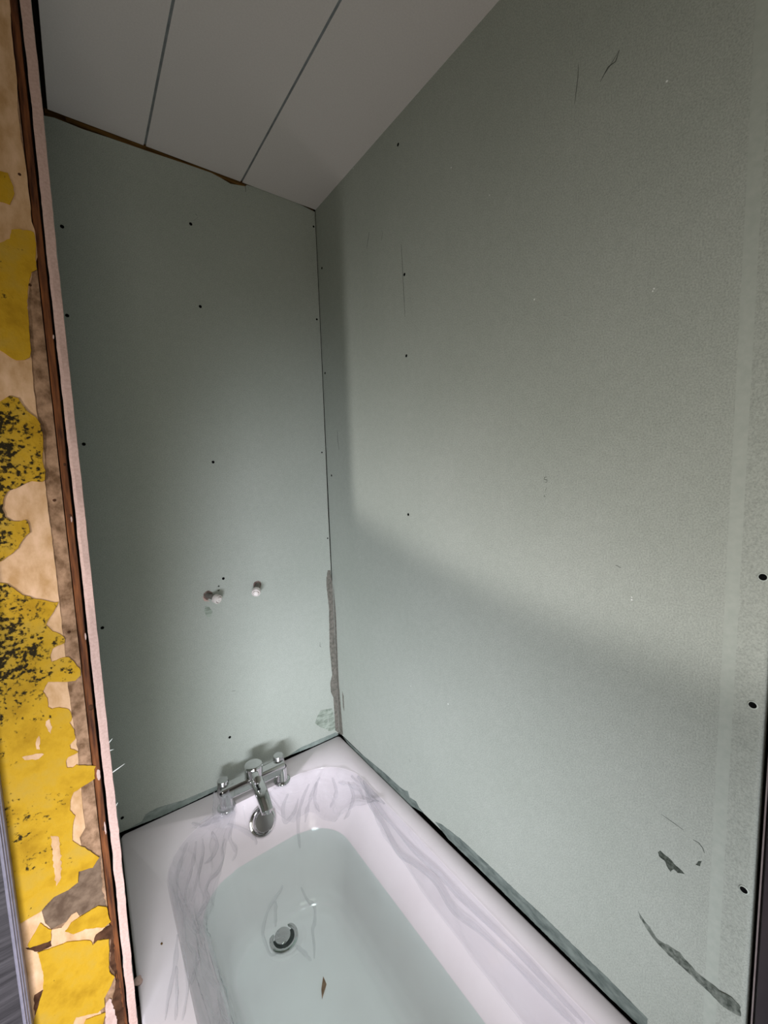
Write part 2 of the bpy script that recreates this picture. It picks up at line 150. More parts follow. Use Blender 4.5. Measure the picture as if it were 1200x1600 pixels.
DARK = two_tone('dark_cavity', srgb(16, 14, 12), srgb(34, 28, 22), 30, 0.95, 0.05)
BATTEN = two_tone('brown_batten', srgb(72, 48, 22), srgb(128, 94, 48), 14, 0.8, 0.15, sc3=(1, 8, 8))
PVC = two_tone('ceiling_pvc', srgb(228, 220, 218), srgb(234, 226, 224), 300, 0.5, 0.35)
SILVER = two_tone('silver_strip', srgb(135, 138, 142), srgb(158, 160, 164), 40, 0.35, 0.5, metallic=0.5)
ACRYL = two_tone('bath_acrylic', srgb(226, 216, 220), srgb(230, 221, 225), 8, 0.12, 0.5)
ADHES = two_tone('grey_adhesive', srgb(92, 91, 84), srgb(128, 124, 115), 90, 0.55, 0.3, bstr=0.7)
ADHES_D = two_tone('dark_sealant_smear', srgb(82, 92, 88), srgb(124, 134, 128), 70, 0.5, 0.3, bstr=0.5, sc3=(1, .4, 1))
ADHES_B = two_tone('thin_sealant_smear', srgb(112, 124, 118), srgb(142, 152, 146), 70, 0.45, 0.4, bstr=0.4, sc3=(.4, 1, 1))
ADHES_P = two_tone('pale_adhesive', srgb(112, 122, 110), srgb(168, 178, 166), 60, 0.5, 0.3, bstr=0.6, sc3=(.5, 1, 1.2))
SCUFF = two_tone('pencil_grey_mark', srgb(50, 56, 50), srgb(96, 102, 94), 200, 0.8, 0.1)
GOUGE = two_tone('scraped_paper', srgb(70, 76, 70), srgb(134, 140, 132), 110, 0.8, 0.1, bstr=0.5)
WHITE = two_tone('white_fleck', srgb(226, 230, 226), srgb(244, 244, 240), 90, 0.6, 0.3)
SCREWM = two_tone('black_screw', srgb(3, 3, 3), srgb(10, 10, 10), 200, 0.8, 0.1)
PAPER_RIM = two_tone('torn_paper_rim', srgb(180, 190, 182), srgb(212, 218, 210), 200, 0.7, 0.2)

def chrome_mat(name, base, rough):
    m, nt, p = newmat(name)
    n = noi(nt, coords(nt), 90, 3)
    nt.links.new(ramp(nt, n, [(0.3, (base*.95,)*3+(1,)), (0.7, (base,)*3+(1,))]), p.inputs['Base Color'])
    p.inputs['Metallic'].default_value = 1; p.inputs['Roughness'].default_value = rough
    return m
CHROME = chrome_mat('chrome', 0.62, 0.07)
SATIN = chrome_mat('satin_chrome', 0.55, 0.22)
BLACKISH = two_tone('drain_dark', srgb(28, 30, 30), srgb(52, 56, 56), 80, 0.4, 0.4)

def yellow_material():
    m, nt, p = newmat('mouldy_yellow_paint')
    v = coords(nt)
    geo = nt.nodes.new('ShaderNodeNewGeometry'); sep = nt.nodes.new('ShaderNodeSeparateXYZ')
    nt.links.new(geo.outputs['Position'], sep.inputs[0])
    base = ramp(nt, noi(nt, v, 18, 5), [(0.3, srgb(160, 120, 20)), (0.5, srgb(188, 147, 34)), (0.75, srgb(178, 146, 62))])
    # how mouldy the paint is at each height (world z mapped 0..1.2)
    mask = ramp(nt, math_(nt, 'DIVIDE', sep.outputs[2], 2.0), [
        (0.13, G(0.26)), (0.175, G(0.30)), (0.20, G(0.50)), (0.245, G(0.46)), (0.27, G(0.28)), (0.30, G(0.40)),
        (0.325, G(0.58)), (0.365, G(0.80)), (0.415, G(0.64)), (0.44, G(0.62)), (0.49, G(0.86)), (0.553, G(0.80)),
        (0.57, G(0.30)), (0.66, G(0.42)), (1.0, G(0.2))])
    # mould also thins out towards the right-hand edge of the strip
    xr = nt.nodes.new('ShaderNodeMapRange'); xr.inputs[1].default_value = -0.835; xr.inputs[2].default_value = -0.755
    xr.inputs[3].default_value = 1.15; xr.inputs[4].default_value = 0.70
    nt.links.new(sep.outputs[0], xr.inputs[0])
    mk = math_(nt, 'MULTIPLY', mask, xr.outputs[0])
    blot = noi(nt, v, 46, 5, 0.62); dots = noi(nt, v, 190, 3, 0.55)
    thr = math_(nt, 'SUBTRACT', 0.728, math_(nt, 'MULTIPLY', mk, 0.36))
    d = math_(nt, 'ADD', math_(nt, 'MULTIPLY', blot, 0.5), math_(nt, 'MULTIPLY', dots, 0.5))
    k = math_(nt, 'MULTIPLY', math_(nt, 'SUBTRACT', d, thr), 14.0)
    k = nt_clamp(nt, k)
    haze = nt_clamp(nt, math_(nt, 'MULTIPLY', math_(nt, 'SUBTRACT', mk, 0.45), math_(nt, 'MULTIPLY', blot, 1.5)))
    c = mixc(nt, haze, base, srgb(128, 116, 48))
    c = mixc(nt, k, c, srgb(40, 32, 14))
    nt.links.new(c, p.inputs['Base Color'])
    p.inputs['Roughness'].default_value = 0.75; p.inputs['Specular IOR Level'].default_value = 0.12
    bump(nt, p, blot, 0.8, 0.002)
    return m
def nt_clamp(nt, v):
    c = nt.nodes.new('ShaderNodeClamp'); nt.links.new(v, c.inputs[0]); return c.outputs[0]
YELLOW_M = yellow_material()
PEACH_M = two_tone('peach_lining_paper', srgb(184, 144, 98), srgb(220, 182, 146), 22, 0.75, 0.2, bstr=0.2, sc3=(2, 2, 1))
PLASTER = two_tone('bare_plaster', srgb(104, 78, 56), srgb(172, 138, 110), 60, 0.9, 0.1, bstr=0.6, sc3=(1, 1, .8))
DARKBR = two_tone('dark_brown_substrate', srgb(52, 32, 20), srgb(92, 62, 44), 50, 0.9, 0.1, bstr=0.6)
GREYBR = two_tone('grey_brown_plaster', srgb(90, 72, 58), srgb(124, 104, 86), 60, 0.9, 0.1, bstr=0.5)
WOOD = two_tone('old_brown_wood', srgb(58, 28, 12), srgb(128, 76, 40), 26, 0.7, 0.25, bstr=0.4, sc3=(6, 1, .5))
PANELM = two_tone('grey_wood_panel', srgb(50, 47, 49), srgb(80, 76, 78), 40, 0.45, 0.35, sc3=(.25, 1, 5), bstr=0.2)
TRIMM = two_tone('lavender_grey_trim', srgb(122, 118, 130), srgb(138, 133, 145), 60, 0.4, 0.4)
EDGEM = two_tone('greige_edging', srgb(128, 116, 116), srgb(146, 134, 132), 60, 0.5, 0.3)
DARKPANEL = two_tone('dark_plum_panel', srgb(44, 38, 42), srgb(58, 50, 54), 30, 0.4, 0.4, sc3=(1, 1, .2))
FLOORM = two_tone('dusty_floor', srgb(112, 106, 98), srgb(142, 136, 126), 9, 0.8, 0.2)
BROWNCHIP = two_tone('brown_chip', srgb(150, 112, 90), srgb(176, 140, 116), 90, 0.8, 0.2)
CUTM = two_tone('cut_board_core', srgb(92, 78, 72), srgb(140, 122, 114), 120, 0.9, 0.1)
COPPER = two_tone('dull_pipe', srgb(110, 106, 102), srgb(150, 144, 138), 60, 0.45, 0.4, metallic=0.6)
CAPW = two_tone('white_plastic', srgb(216, 208, 202), srgb(236, 230, 226), 50, 0.35, 0.4)
PINKISH = two_tone('pink_plaster_dust', srgb(186, 156, 146), srgb(206, 180, 170), 70, 0.9, 0.1)

def film_material():
    m, nt, p = newmat('clear_polythene')
    out = nt.nodes['Material Output']
    v = coords(nt); n = noi(nt, v, 60, 4, 0.6)
    p.inputs['Base Color'].default_value = srgb(216, 214, 218)
    p.inputs['Roughness'].default_value = 0.14; p.inputs['Specular IOR Level'].default_value = 1.0
    bump(nt, p, n, 0.35, 0.003)
    tr = nt.nodes.new('ShaderNodeBsdfTransparent'); tr.inputs[0].default_value = (0.945, 0.945, 0.95, 1)
    lw = nt.nodes.new('ShaderNodeLayerWeight'); lw.inputs[0].default_value = 0.35
    mr = nt.nodes.new('ShaderNodeMapRange'); mr.inputs[1].default_value = 0.0; mr.inputs[2].default_value = 1.0
    mr.inputs[3].default_value = 0.10; mr.inputs[4].default_value = 0.9
    nt.links.new(math_(nt, 'POWER', lw.outputs['Facing'], 1.8), mr.inputs[0])
    mx = nt.nodes.new('ShaderNodeMixShader')
    nt.links.new(mr.outputs[0], mx.inputs[0]); nt.links.new(tr.outputs[0], mx.inputs[1]); nt.links.new(p.outputs[0], mx.inputs[2])
    nt.links.new(mx.outputs[0], out.inputs[0])
    return m
FILM = film_material()
def water_material():
    m, nt, p = newmat('tinted_water')
    out = nt.nodes['Material Output']
    nt.nodes.remove(p)
    n = noi(nt, coords(nt), 14, 2, 0.5)
    tr = nt.nodes.new('ShaderNodeBsdfTransparent')
    nt.links.new(ramp(nt, n, [(0.3, (0.90, 0.985, 0.96, 1)), (0.7, (0.908, 0.99, 0.965, 1))]), tr.inputs[0])
    gl = nt.nodes.new('ShaderNodeBsdfGlossy'); gl.inputs['Roughness'].default_value = 0.02
    lw = nt.nodes.new('ShaderNodeLayerWeight'); lw.inputs[0].default_value = 0.5
    fr = math_(nt, 'ADD', 0.02, math_(nt, 'MULTIPLY', math_(nt, 'POWER', lw.outputs['Facing'], 5.0), 0.9))
    mx = nt.nodes.new('ShaderNodeMixShader')
    nt.links.new(fr, mx.inputs[0]); nt.links.new(tr.outputs[0], mx.inputs[1]); nt.links.new(gl.outputs[0], mx.inputs[2])
    nt.links.new(mx.outputs[0], out.inputs[0])
    m2, nt2, p2 = newmat('water_body'); nt2.nodes.remove(p2)
    t2 = nt2.nodes.new('ShaderNodeBsdfTransparent'); t2.inputs[0].default_value = (0.99, 1, 0.995, 1)
    nt2.links.new(t2.outputs[0], nt2.nodes['Material Output'].inputs[0])
    return [m, m2]
WATER = water_material()

# ------------------------------------------------------------------ mesh helpers
def obj(name, bm, mat, parent=None, smooth=False, angle=None):
    me = bpy.data.meshes.new(name); bm.normal_update(); bm.to_mesh(me); bm.free()
    for mm in (mat if isinstance(mat, list) else [mat]): me.materials.append(mm)
    if smooth:
        me.polygons.foreach_set('use_smooth', [True]*len(me.polygons))
        if angle: me.set_sharp_from_angle(angle=math.radians(angle))
    o = bpy.data.objects.new(name, me); COL.objects.link(o)
    if parent:
        o.parent = parent
        o.matrix_parent_inverse = Matrix.Translation(parent.location).inverted()
    return o
def thing(name, loc, label=None, cat=None, group=None, kind=None):
    o = bpy.data.objects.new(name, None); COL.objects.link(o); o.location = loc; o.empty_display_size = .05
    return tag(o, label, cat, group, kind)
def tag(o, label=None, cat=None, group=None, kind=None):
    if label: o['label'] = label
    if cat: o['category'] = cat
    if group: o['group'] = group
    if kind: o['kind'] = kind
    return o
def struct(o, label=None, cat=None): return tag(o, label, cat, None, 'structure')
def box(bm, a, b, bevel=0):
    r = bmesh.ops.create_cube(bm, size=1.0)
    for v in r['verts']:
        v.co = Vector([a[i] + (v.co[i]+.5)*(b[i]-a[i]) for i in range(3)])
    if bevel:
        es = list({e for v in r['verts'] for e in v.link_edges})
        bmesh.ops.bevel(bm, geom=es, offset=bevel, segments=2, profile=.5, affect='EDGES')
def lathe(bm, prof, seg=32, M=None):
    """prof: list of (r, z) revolved about z, transformed by M"""
    M = M or Matrix.Identity(4); rings = []
    for r, z in prof:
        if r < 1e-6: rings.append([bm.verts.new(M @ Vector((0, 0, z)))])
        else: rings.append([bm.verts.new(M @ Vector((r*math.cos(2*math.pi*i/seg), r*math.sin(2*math.pi*i/seg), z))) for i in range(seg)])
    for a, b in zip(rings, rings[1:]):
        for i in range(seg):
            j = (i+1) % seg
            if len(a) == 1 and len(b) == 1: continue
            if len(a) == 1: bm.faces.new((a[0], b[i], b[j]))
            elif len(b) == 1: bm.faces.new((a[i], b[0], a[j]))
            else: bm.faces.new((a[i], b[i], b[j], a[j]))
def axisM(p, q):
    d = Vector(q)-Vector(p)
    return Matrix.Translation(p) @ d.to_track_quat('Z', 'Y').to_matrix().to_4x4()
def rough_outline(pts, step=.006, amp=.0012, seed=0):
    out = []
    n = len(pts)
    for i in range(n):
        a = Vector(pts[i]+(0,)) if len(pts[i]) == 2 else Vector(pts[i]); b = Vector(pts[(i+1) % n]+(0,))
        k = max(1, int((b-a).length/step))
        for j in range(k):
            q = a.lerp(b, j/k)
            if amp: q += Vector((noise.noise(q*180+Vector((seed, 0, 0))), noise.noise(q*180+Vector((0, seed+9, 4))), 0))*amp
            out.append((q.x, q.y))
    return out
def slab(bm, pts, to3, thick):
    """closed slab: outline pts (2D) placed by to3(u, v, depth), thick outwards"""
    area2 = sum(pts[i][0]*pts[(i+1) % len(pts)][1]-pts[(i+1) % len(pts)][0]*pts[i][1] for i in range(len(pts)))
    if area2 < 0: pts = pts[::-1]
    a = [bm.verts.new(to3(u, v, 0)) for u, v in pts]; b = [bm.verts.new(to3(u, v, thick)) for u, v in pts]
    n = len(pts)
    fs = [bm.faces.new(b), bm.faces.new(a[::-1])]
    for i in range(n): bm.faces.new((a[i], a[(i+1) % n], b[(i+1) % n], b[i]))
    want = to3(0, 0, 1)-to3(0, 0, 0)
    bm.normal_update()
    if fs[0].normal.dot(want) < 0: bmesh.ops.reverse_faces(bm, faces=bm.faces)
def on_y(y0): return lambda u, v, d: Vector((u, y0-d, v))
def on_x(x0): return lambda u, v, d: Vector((x0-d, u, v))
def stroke_outline(pts, w):
    L, R = [], []
    for i, p in enumerate(pts):
        a = Vector(pts[max(0, i-1)]); b = Vector(pts[min(len(pts)-1, i+1)])
        t = (b-a).normalized(); nrm = Vector((-t.y, t.x))
        k = w*(.35 if i in (0, len(pts)-1) else 1)
        L.append(tuple(Vector(p)+nrm*k)); R.append(tuple(Vector(p)-nrm*k))
    return L+R[::-1]

ZC = 1.85        # ceiling height above the bath rim
ZF = -0.56       # floor
# ------------------------------------------------------------------ the setting
bm = bmesh.new(); box(bm, (-2.4, -3.0, ZF-.05), (.1, .1, ZF)); struct(obj('floor', bm, FLOORM))

# back wall: green board on dark studs, its top edge cut unevenly
bm = bmesh.new()
top = [(-.7045, 1.8335)] + BACKTOP[1:-1] + [(-.002, 1.8445)]
pts = [(-.7045, .007), (-.002, .007), (-.0022, .45), (-.0035, .70), (-.0040, .85), (-.0028, 1.1), (-.002, 1.4)] + top[::-1]
slab(bm, pts, on_y(.0125), .0125)
wall_back = struct(obj('wall_back', bm, BOARD))
bm = bmesh.new(); box(bm, (-.74, .0135, ZF), (.03, .06, ZC+.02)); obj('cavity_backing', bm, DARK, wall_back)
bm = bmesh.new(); box(bm, (-.66, .003, 1.842), (-.215, .013, 1.858)); box(bm, (-.70, .012, 1.80), (0, .0134, 1.86)); obj('batten', bm, BATTEN, wall_back)

# right wall: the board with its tapered edge, built as a grid so that the taper is real
bm = bmesh.new()
ys = [0.0, -.3, -.6, -.9, -1.085, -1.125, -1.130, -1.138, -1.145, -1.150, -1.171, -1.176, -1.179]
dip = [0, 0, 0, 0, 0, .0000, .00005, .0006, .0011, .0012, .0014, .0026, .0060]
zs = [None, .3, .6, .9, 1.2, 1.5, ZC]
grid = []
for y, dd in zip(ys, dip):
    zb = .010 + .008*(-y)/1.18
    grid.append([bm.verts.new((dd, y, zb if z is None else z)) for z in zs])
for a, b in zip(grid, grid[1:]):
    for i in range(len(zs)-1): bm.faces.new((a[i], a[i+1], b[i+1], b[i]))
back = [[bm.verts.new((.0125, y, g[i].co.z)) for i in (0, len(zs)-1)] for y, g in zip(ys, grid)]
for (a, ga), (b, gb) in zip(zip(back, grid), zip(back[1:], grid[1:])):
    bm.faces.new((a[0], ga[0], gb[0], b[0])); bm.faces.new((a[1], b[1], gb[-1], ga[-1])); bm.faces.new((a[0], b[0], b[1], a[1]))
bm.faces.new([back[-1][0]]+grid[-1]+[back[-1][1]])
bmesh.ops.recalc_face_normals(bm, faces=bm.faces)
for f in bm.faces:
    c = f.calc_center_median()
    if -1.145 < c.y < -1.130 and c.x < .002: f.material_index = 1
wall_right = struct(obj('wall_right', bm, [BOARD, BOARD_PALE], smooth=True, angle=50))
bm = bmesh.new(); box(bm, (.0135, -3.0, ZF), (.08, .06, ZC+.02)); obj('cavity_backing', bm, DARK, wall_right)
bm = bmesh.new(); box(bm, (.002, -3.0, ZF), (.0130, -1.1868, ZC-.004)); panel_r = struct(obj('wall_front_right', bm, DARKPANEL))
panel_r['label'] = 'dark plum wall panel beyond the green board at the right edge'
bm = bmesh.new(); box(bm, (-.0035, -1.1862, .02), (.013, -1.1845, ZC-.004), .0004); struct(obj('trim_1', bm, EDGEM), 'thin pale edging strip beside the dark panel at the right edge')
bm = bmesh.new(); box(bm, (-.0045, -1.205, .02), (.0019, -1.189, ZC-.004), .001); obj('edge_rib', bm, DARKPANEL, panel_r)
bm = bmesh.new(); box(bm, (.0135, -1.184, .02), (.0136, -1.179, ZC)); bm.free()

# left wall: only the sawn pink edge of its board shows
bm = bmesh.new()
zs = [-.02+i*(ZC+.02-.004)/220 for i in range(221)]
def face_x(z): # inner face leans out towards the bottom
    k = STRIPS['pinkR']; k = sorted(k, key=lambda p: p[1])
    if z <= k[0][1]: return k[0][0]
    for (xa, za), (xb, zb) in zip(k, k[1:]):
        if z <= zb: return xa+(xb-xa)*(z-za)/(zb-za)
    return k[-1][0]
rows = []
for z in zs:
    w = noise.noise(Vector((3.1, 0, z*30)))*.0006 + noise.noise(Vector((7.1, 0, z*110)))*.0004
    w2 = noise.noise(Vector((9.1, 0, z*24)))*.0006 + noise.noise(Vector((17.1, 0, z*90)))*.0003
    k = 2.0 if z < .5 else 1.0
    xr = -.7052+(face_x(z)+.7052)*.35 + w*k; xl = xr-.0125 + w2
    rows.append([bm.verts.new(c) for c in ((-.7050, -.002, z), (xr, -.497, z), (xr-.0005, -.5+.0008*math.sin(z*60), z), (xl+.004, -.5+w2, z), (xl, -.499, z), (-.7175, -.002, z))])
for a, b in zip(rows, rows[1:]):
    for i in range(6):
        f = bm.faces.new((a[i], b[i], b[(i+1) % 6], a[(i+1) % 6])); f.material_index = 0 if i in (0, 5, 4) else 1
bm.faces.new(rows[0]); bm.faces.new(rows[-1][::-1])
bmesh.ops.recalc_face_normals(bm, faces=bm.faces)
wall_left = struct(obj('wall_left', bm, [BOARD, CORE]))
# torn paper whiskers on the sawn edge
for z, L, dz in ((.492, .020, .006), (.546, .006, .004), (.532, .006, -.002), (.43, .004, .004)):
    bm = bmesh.new(); a = Vector((-.7056, -.4985, z)); b = a+Vector((L, .003, dz))
    lathe(bm, [(.0009, 0), (.0008, .3*(b-a).length), (.0003, .9*(b-a).length), (0, (b-a).length)], 6, axisM(a, b))
    obj('paper_whisker', bm, WHITE, wall_left)

# ceiling of three wide panels with silver joint strips; dark void above their edges
bm = bmesh.new(); box(bm, (-2.4, -3.0, ZC+.010), (.1, .1, ZC+.04)); ceiling = struct(obj('ceiling', bm, DARK))
for x0, x1 in ((-.6940, -.4975), (-.4925, -.2465), (-.2415, .004)):
    bm = bmesh.new(); box(bm, (x0, -3.0, ZC), (x1, -.001, ZC+.009), .0006); obj('ceiling_panel', bm, PVC, ceiling)
for i in range(6):
    bm = bmesh.new(); box(bm, (-.7475-.25*i-.20, -3.0, ZC), (-.7475-.25*i+.045 if i else -.735, -.502, ZC+.009), .0006); obj('ceiling_panel', bm, PVC, ceiling)
for x in (-.495, -.244):
    bm = bmesh.new(); box(bm, (x-.0036, -2.99, ZC+.0006), (x+.0036, -.006, ZC+.005)); obj('joint_strip', bm, SILVER, ceiling)

# old wall that faces the camera left of the alcove
bm = bmesh.new(); box(bm, (-2.4, -.4965, ZF), (-.7315, -.44, ZC)); wall_front = struct(obj('wall_front', bm, PLASTER))
wall_front['label'] = 'old mouldy wall with peeling yellow paint left of the bath'
for k, q in enumerate(PEACH):
    bm = bmesh.new(); slab(bm, rough_outline(q, .008, .0012, k), on_y(-.4965), .0007); obj('lining_paper', bm, PEACH_M, wall_front)
for k, q in enumerate(DARKP):
    bm = bmesh.new(); slab(bm, rough_outline(q, .004, .002, k+20), on_y(-.4966), .0010); obj('bare_patch', bm, DARKBR, wall_front)
for k, q in enumerate(GREYP):
    bm = bmesh.new(); slab(bm, rough_outline(q, .004, .003, k+30), on_y(-.4968), .0012); obj('bare_patch', bm, PINKISH, wall_front)
bm = bmesh.new(); slab(bm, rough_outline(GREYB, .004, .002, 44), on_y(-.4962), .0006); obj('bare_patch', bm, GREYBR, wall_front)
for k, q in enumerate(YELLOW):
    bm = bmesh.new(); slab(bm, rough_outline(q, .004, .0012, k+40), on_y(-.4972), .0013)
    obj('peeling_paint', bm, YELLOW_M, wall_front)
for q in PALE:
    bm = bmesh.new(); slab(bm, rough_outline(q, .003, .002, 60), on_y(-.4985), .0003); obj('pale_scrape', bm, PEACH_M, wall_front)

# wooden stud between the old wall and the new board
bm = bmesh.new()
rows = []
n = 120
for i in range(n+1):
    z = ZF+(ZC-ZF)*i/n
    j = noise.noise(Vector((1, 5, z*40)))*.0007; j2 = noise.noise(Vector((4, 5, z*25)))*.0005
    rows.append([bm.verts.new(c) for c in ((-.7313, -.44, z), (-.7305+j, -.495, z), (-.729+j, -.4975, z), (-.7215+j2, -.4972, z), (-.7208+j2, -.495, z), (-.7208, -.44, z))])
for a, b in zip(rows, rows[1:]):
    for i in range(5): bm.faces.new((a[i], a[i+1], b[i+1], b[i]))
    bm.faces.new((a[5], a[0], b[0], b[5]))
bm.faces.new(rows[0][::-1]); bm.faces.new(rows[-1]); bmesh.ops.recalc_face_normals(bm, faces=bm.faces)
stud = tag(obj('timber_stud', bm, WOOD), 'narrow brown timber stud between the peeling wall and the pink board edge', 'timber')
for z, s in ((.93, .0022), (.615, .0035), (1.01, .0016), (.40, .003)):
    bm = bmesh.new(); lathe(bm, [(s, 0), (s*.9, .0006), (0, .001)], 12, Matrix.Translation((-.7245, -.4972, z)) @ Matrix.Rotation(math.pi/2, 4, 'X') @ Matrix.Diagonal((1, 1.5, 1, 1))); obj('knot', bm, DARKBR, stud)
for k, (x, z, w, h) in enumerate(((-.7240, .497, .0026, .010), (-.7228, .40, .0010, .012), (-.7232, .925, .0010, .005), (-.7212, 1.20, .0008, .003), (-.7215, .735, .0009, .006))):
    q = [(x+w*math.cos(t/9*6.283)*(1+.5*noise.noise(Vector((t, k, 0)))), z+h*math.sin(t/9*6.283)*(1+.4*noise.noise(Vector((t, k, 3))))) for t in range(9)]
    bm = bmesh.new(); slab(bm, rough_outline(q, .002, .0008, k+70), on_y(-.4975), .0008); obj('plaster_crumb', bm, PINKISH, stud)
# plaster nail heads / stains
for x, z in ((-.7415, .956), (-.7416, .747), (-.7420, 1.27), (-.7395, 1.42)):
    bm = bmesh.new(); lathe(bm, [(.0022, 0), (.002, .0008), (0, .0011)], 14, Matrix.Translation((x, -.4964, z)) @ Matrix.Rotation(math.pi/2, 4, 'X')); obj('nail_head', bm, DARKBR, wall_front)

# grey panel with its edge trim at the far left
bm = bmesh.new(); box(bm, (-2.4, -.512, ZF), (-.8485, -.4986, ZC-.003)); pn = tag(obj('wall_panel', bm, PANELM), 'dark grey wood-grain wall panel at the bottom left corner', 'wall panel')
bm = bmesh.new()
prof = [(-.8492, -.4986), (-.8492, -.5135), (-.8478, -.5150), (-.8455, -.5150), (-.8447, -.5128), (-.8432, -.5128), (-.8425, -.5108), (-.8408, -.5098), (-.8402, -.5086), (-.8402, -.4986)]
lo = [bm.verts.new((x, y, ZF)) for x, y in prof]; hi = [bm.verts.new((x, y, ZC-.003)) for x, y in prof]
for i in range(len(prof)): bm.faces.new((lo[i], lo[(i+1) % len(prof)], hi[(i+1) % len(prof)], hi[i]))
bm.faces.new(lo[::-1]); bm.faces.new(hi); bmesh.ops.recalc_face_normals(bm, faces=bm.faces)
obj('edge_trim', bm, TRIMM, pn)

# ------------------------------------------------------------------ screws, scuffs, smears on the boards
def screw_at(parent, M, s=1.0):
    bm = bmesh.new()
    lathe(bm, [(.0042*s, 0.0), (.0040*s, .00045), (.0034*s, .0005), (.0030*s, .0002), (.0012*s, .00015), (0, .00015)], 20, M)
    o = obj('screw', bm, [SCREWM, PAPER_RIM], parent, True, 40)
    return o
RX = Matrix.Rotation(math.pi/2, 4, 'X')
for i, (x, z) in enumerate(SCREWB):
    screw_at(wall_back, Matrix.Translation((x, 0, z)) @ RX, .62 if i in (12, 13) else (.8 if i in (10, 11) else 1.0))
RY = Matrix.Rotation(-math.pi/2, 4, 'Y')
for i, (y, z) in enumerate(SCREWR):
    x = 0.0
    if y < -1.1:
        x = .0009
        bm = bmesh.new(); lathe(bm, [(.0058, 0), (.0054, .0006), (.0042, .0007)], 22, Matrix.Translation((x, y, z)) @ RY); obj('torn_paper_ring', bm, PAPER_RIM, wall_right, True)
        x -= .0005
    screw_at(wall_right, Matrix.Translation((x, y, z)) @ RY, 1.05 if y < -1.1 else .9)
def patches(list_, mat, to3, thick, name, parent, amp=.001, step=.004):
    for k, q in enumerate(list_):
        bm = bmesh.new(); slab(bm, rough_outline(q, step, amp, k+3), to3, thick); obj(name, bm, mat, parent)
patches(SMEAR_BACK[:1], ADHES, on_y(0), .0009, 'adhesive_smear', wall_back)
patches(SMEAR_BACK[1:], ADHES_B, on_y(0), .0005, 'adhesive_smear', wall_back, .0012)
patches(SMEAR_PALE, ADHES_P, on_y(0), .0008, 'adhesive_smear', wall_back, .0015)
patches(SMEAR_RIGHT[:2], ADHES, on_x(0), .0007, 'adhesive_smear', wall_right)
patches(SMEAR_RIGHT[2:], ADHES_D, on_x(0), .0005, 'adhesive_smear', wall_right, .0012)
patches(SCRAPES[:2], SCUFF, on_x(0), .0003, 'scrape', wall_right, .002, .003)
patches(SCRAPES[2:], GOUGE, on_x(-.0001), .0003, 'gouge', wall_right, .002, .004)
for pts, w in SCRATCH:
    bm = bmesh.new(); slab(bm, stroke_outline(pts, w), on_x(0), .0002); obj('scratch', bm, SCUFF, wall_right)
for pts, w in SCRATCH_BACK:
    bm = bmesh.new(); slab(bm, stroke_outline(pts, w), on_y(0), .0002); obj('scratch', bm, SCUFF, wall_back)
for k, (y, z) in enumerate(FLECKS):
    bm = bmesh.new(); r = .0011+.0007*random.random()
    lathe(bm, [(r, 0), (r*.8, .0006), (0, .0009)], 7, Matrix.Translation((0, y, z)) @ RY); obj('plaster_fleck', bm, WHITE, wall_right)

# ------------------------------------------------------------------ the bath
CT = [  # z, left, right, back, front, corner radius, corner exponent
 (0.000, -.6200, -.0520, -.0980, -1.520, .150),
 (-.003, -.6180, -.0545, -.1000, -1.518, .149),
 (-.008, -.6150, -.0580, -.1030, -1.514, .148),
 (-.060, -.5880, -.0960, -.1335, -1.470, .132),
 (-.130, -.5550, -.1400, -.1740, -1.410, .115),
 (-.220, -.5330, -.1620, -.2000, -1.330, .105),
 (-.285, -.5180, -.1740, -.2150, -1.270, .100),
 (-.315, -.5000, -.1900, -.2300, -1.240, .090),
 (-.327, -.4750, -.2120, -.2500, -1.210, .080),
 (-.330, -.4400, -.2480, -.2850, -1.170, .060)]
def ct(z):
    for a, b in zip(CT, CT[1:]):
        if z >= b[0]-1e-9:
            t = (a[0]-z)/(a[0]-b[0]); return [a[i]+(b[i]-a[i])*t for i in range(1, 6)]
    return list(CT[-1][1:])
NA, NX, NY = 14, 10, 34
def outline(l, r, b, f, rad):
    """closed outline starting at front-left going back along the left side, across the back, forward along the right"""
    P = []
    rad2 = min(rad, .12)
    def seg(p, q, n):
        for i in range(n): P.append((p[0]+(q[0]-p[0])*i/n, p[1]+(q[1]-p[1])*i/n))
    def arc(cx, cy, rr, a0, a1):
        for i in range(NA):
            a = a0+(a1-a0)*i/NA; P.append((cx+rr*math.cos(a), cy+rr*math.sin(a)))
    pi = math.pi
    seg((l, f+rad2), (l, b-rad), NY); arc(l+rad, b-rad, rad, pi, pi/2)
    seg((l+rad, b), (r-rad, b), NX); arc(r-rad, b-rad, rad, pi/2, 0)
    seg((r, b-rad), (r, f+rad2), NY); arc(r-rad2, f+rad2, rad2, 0, -pi/2)
    seg((r-rad2, f), (l+rad2, f), NX); arc(l+rad2, f+rad2, rad2, -pi/2, -pi)
    return P
def bowed(P, z, l, r, b, rad):
    # the back edge bows very slightly towards the wall in its middle
    return [(x, y + (.006*(1-((x-(l+r)/2)/((r-l)/2))**2) if abs(y-b) < .0005 else 0)) for x, y in P]
def tub_ring(z, inset=0.0):
    l, r, b, f, rad = ct(z)
    return [(x, y, z) for x, y in bowed(outline(l+inset, r-inset, b-inset, f+inset, max(.01, rad-inset)), z, l, r, b-inset, rad)]
bm = bmesh.new()
rings = []
for (i0, z) in ((0.0, -.045), (0.0, -.006), (.0018, -.0016), (.0055, 0.0)):
    rings.append([(x, y, z) for x, y in outline(-.700+i0, -.0006-i0, -.0006-i0, -1.62+i0, .012)])
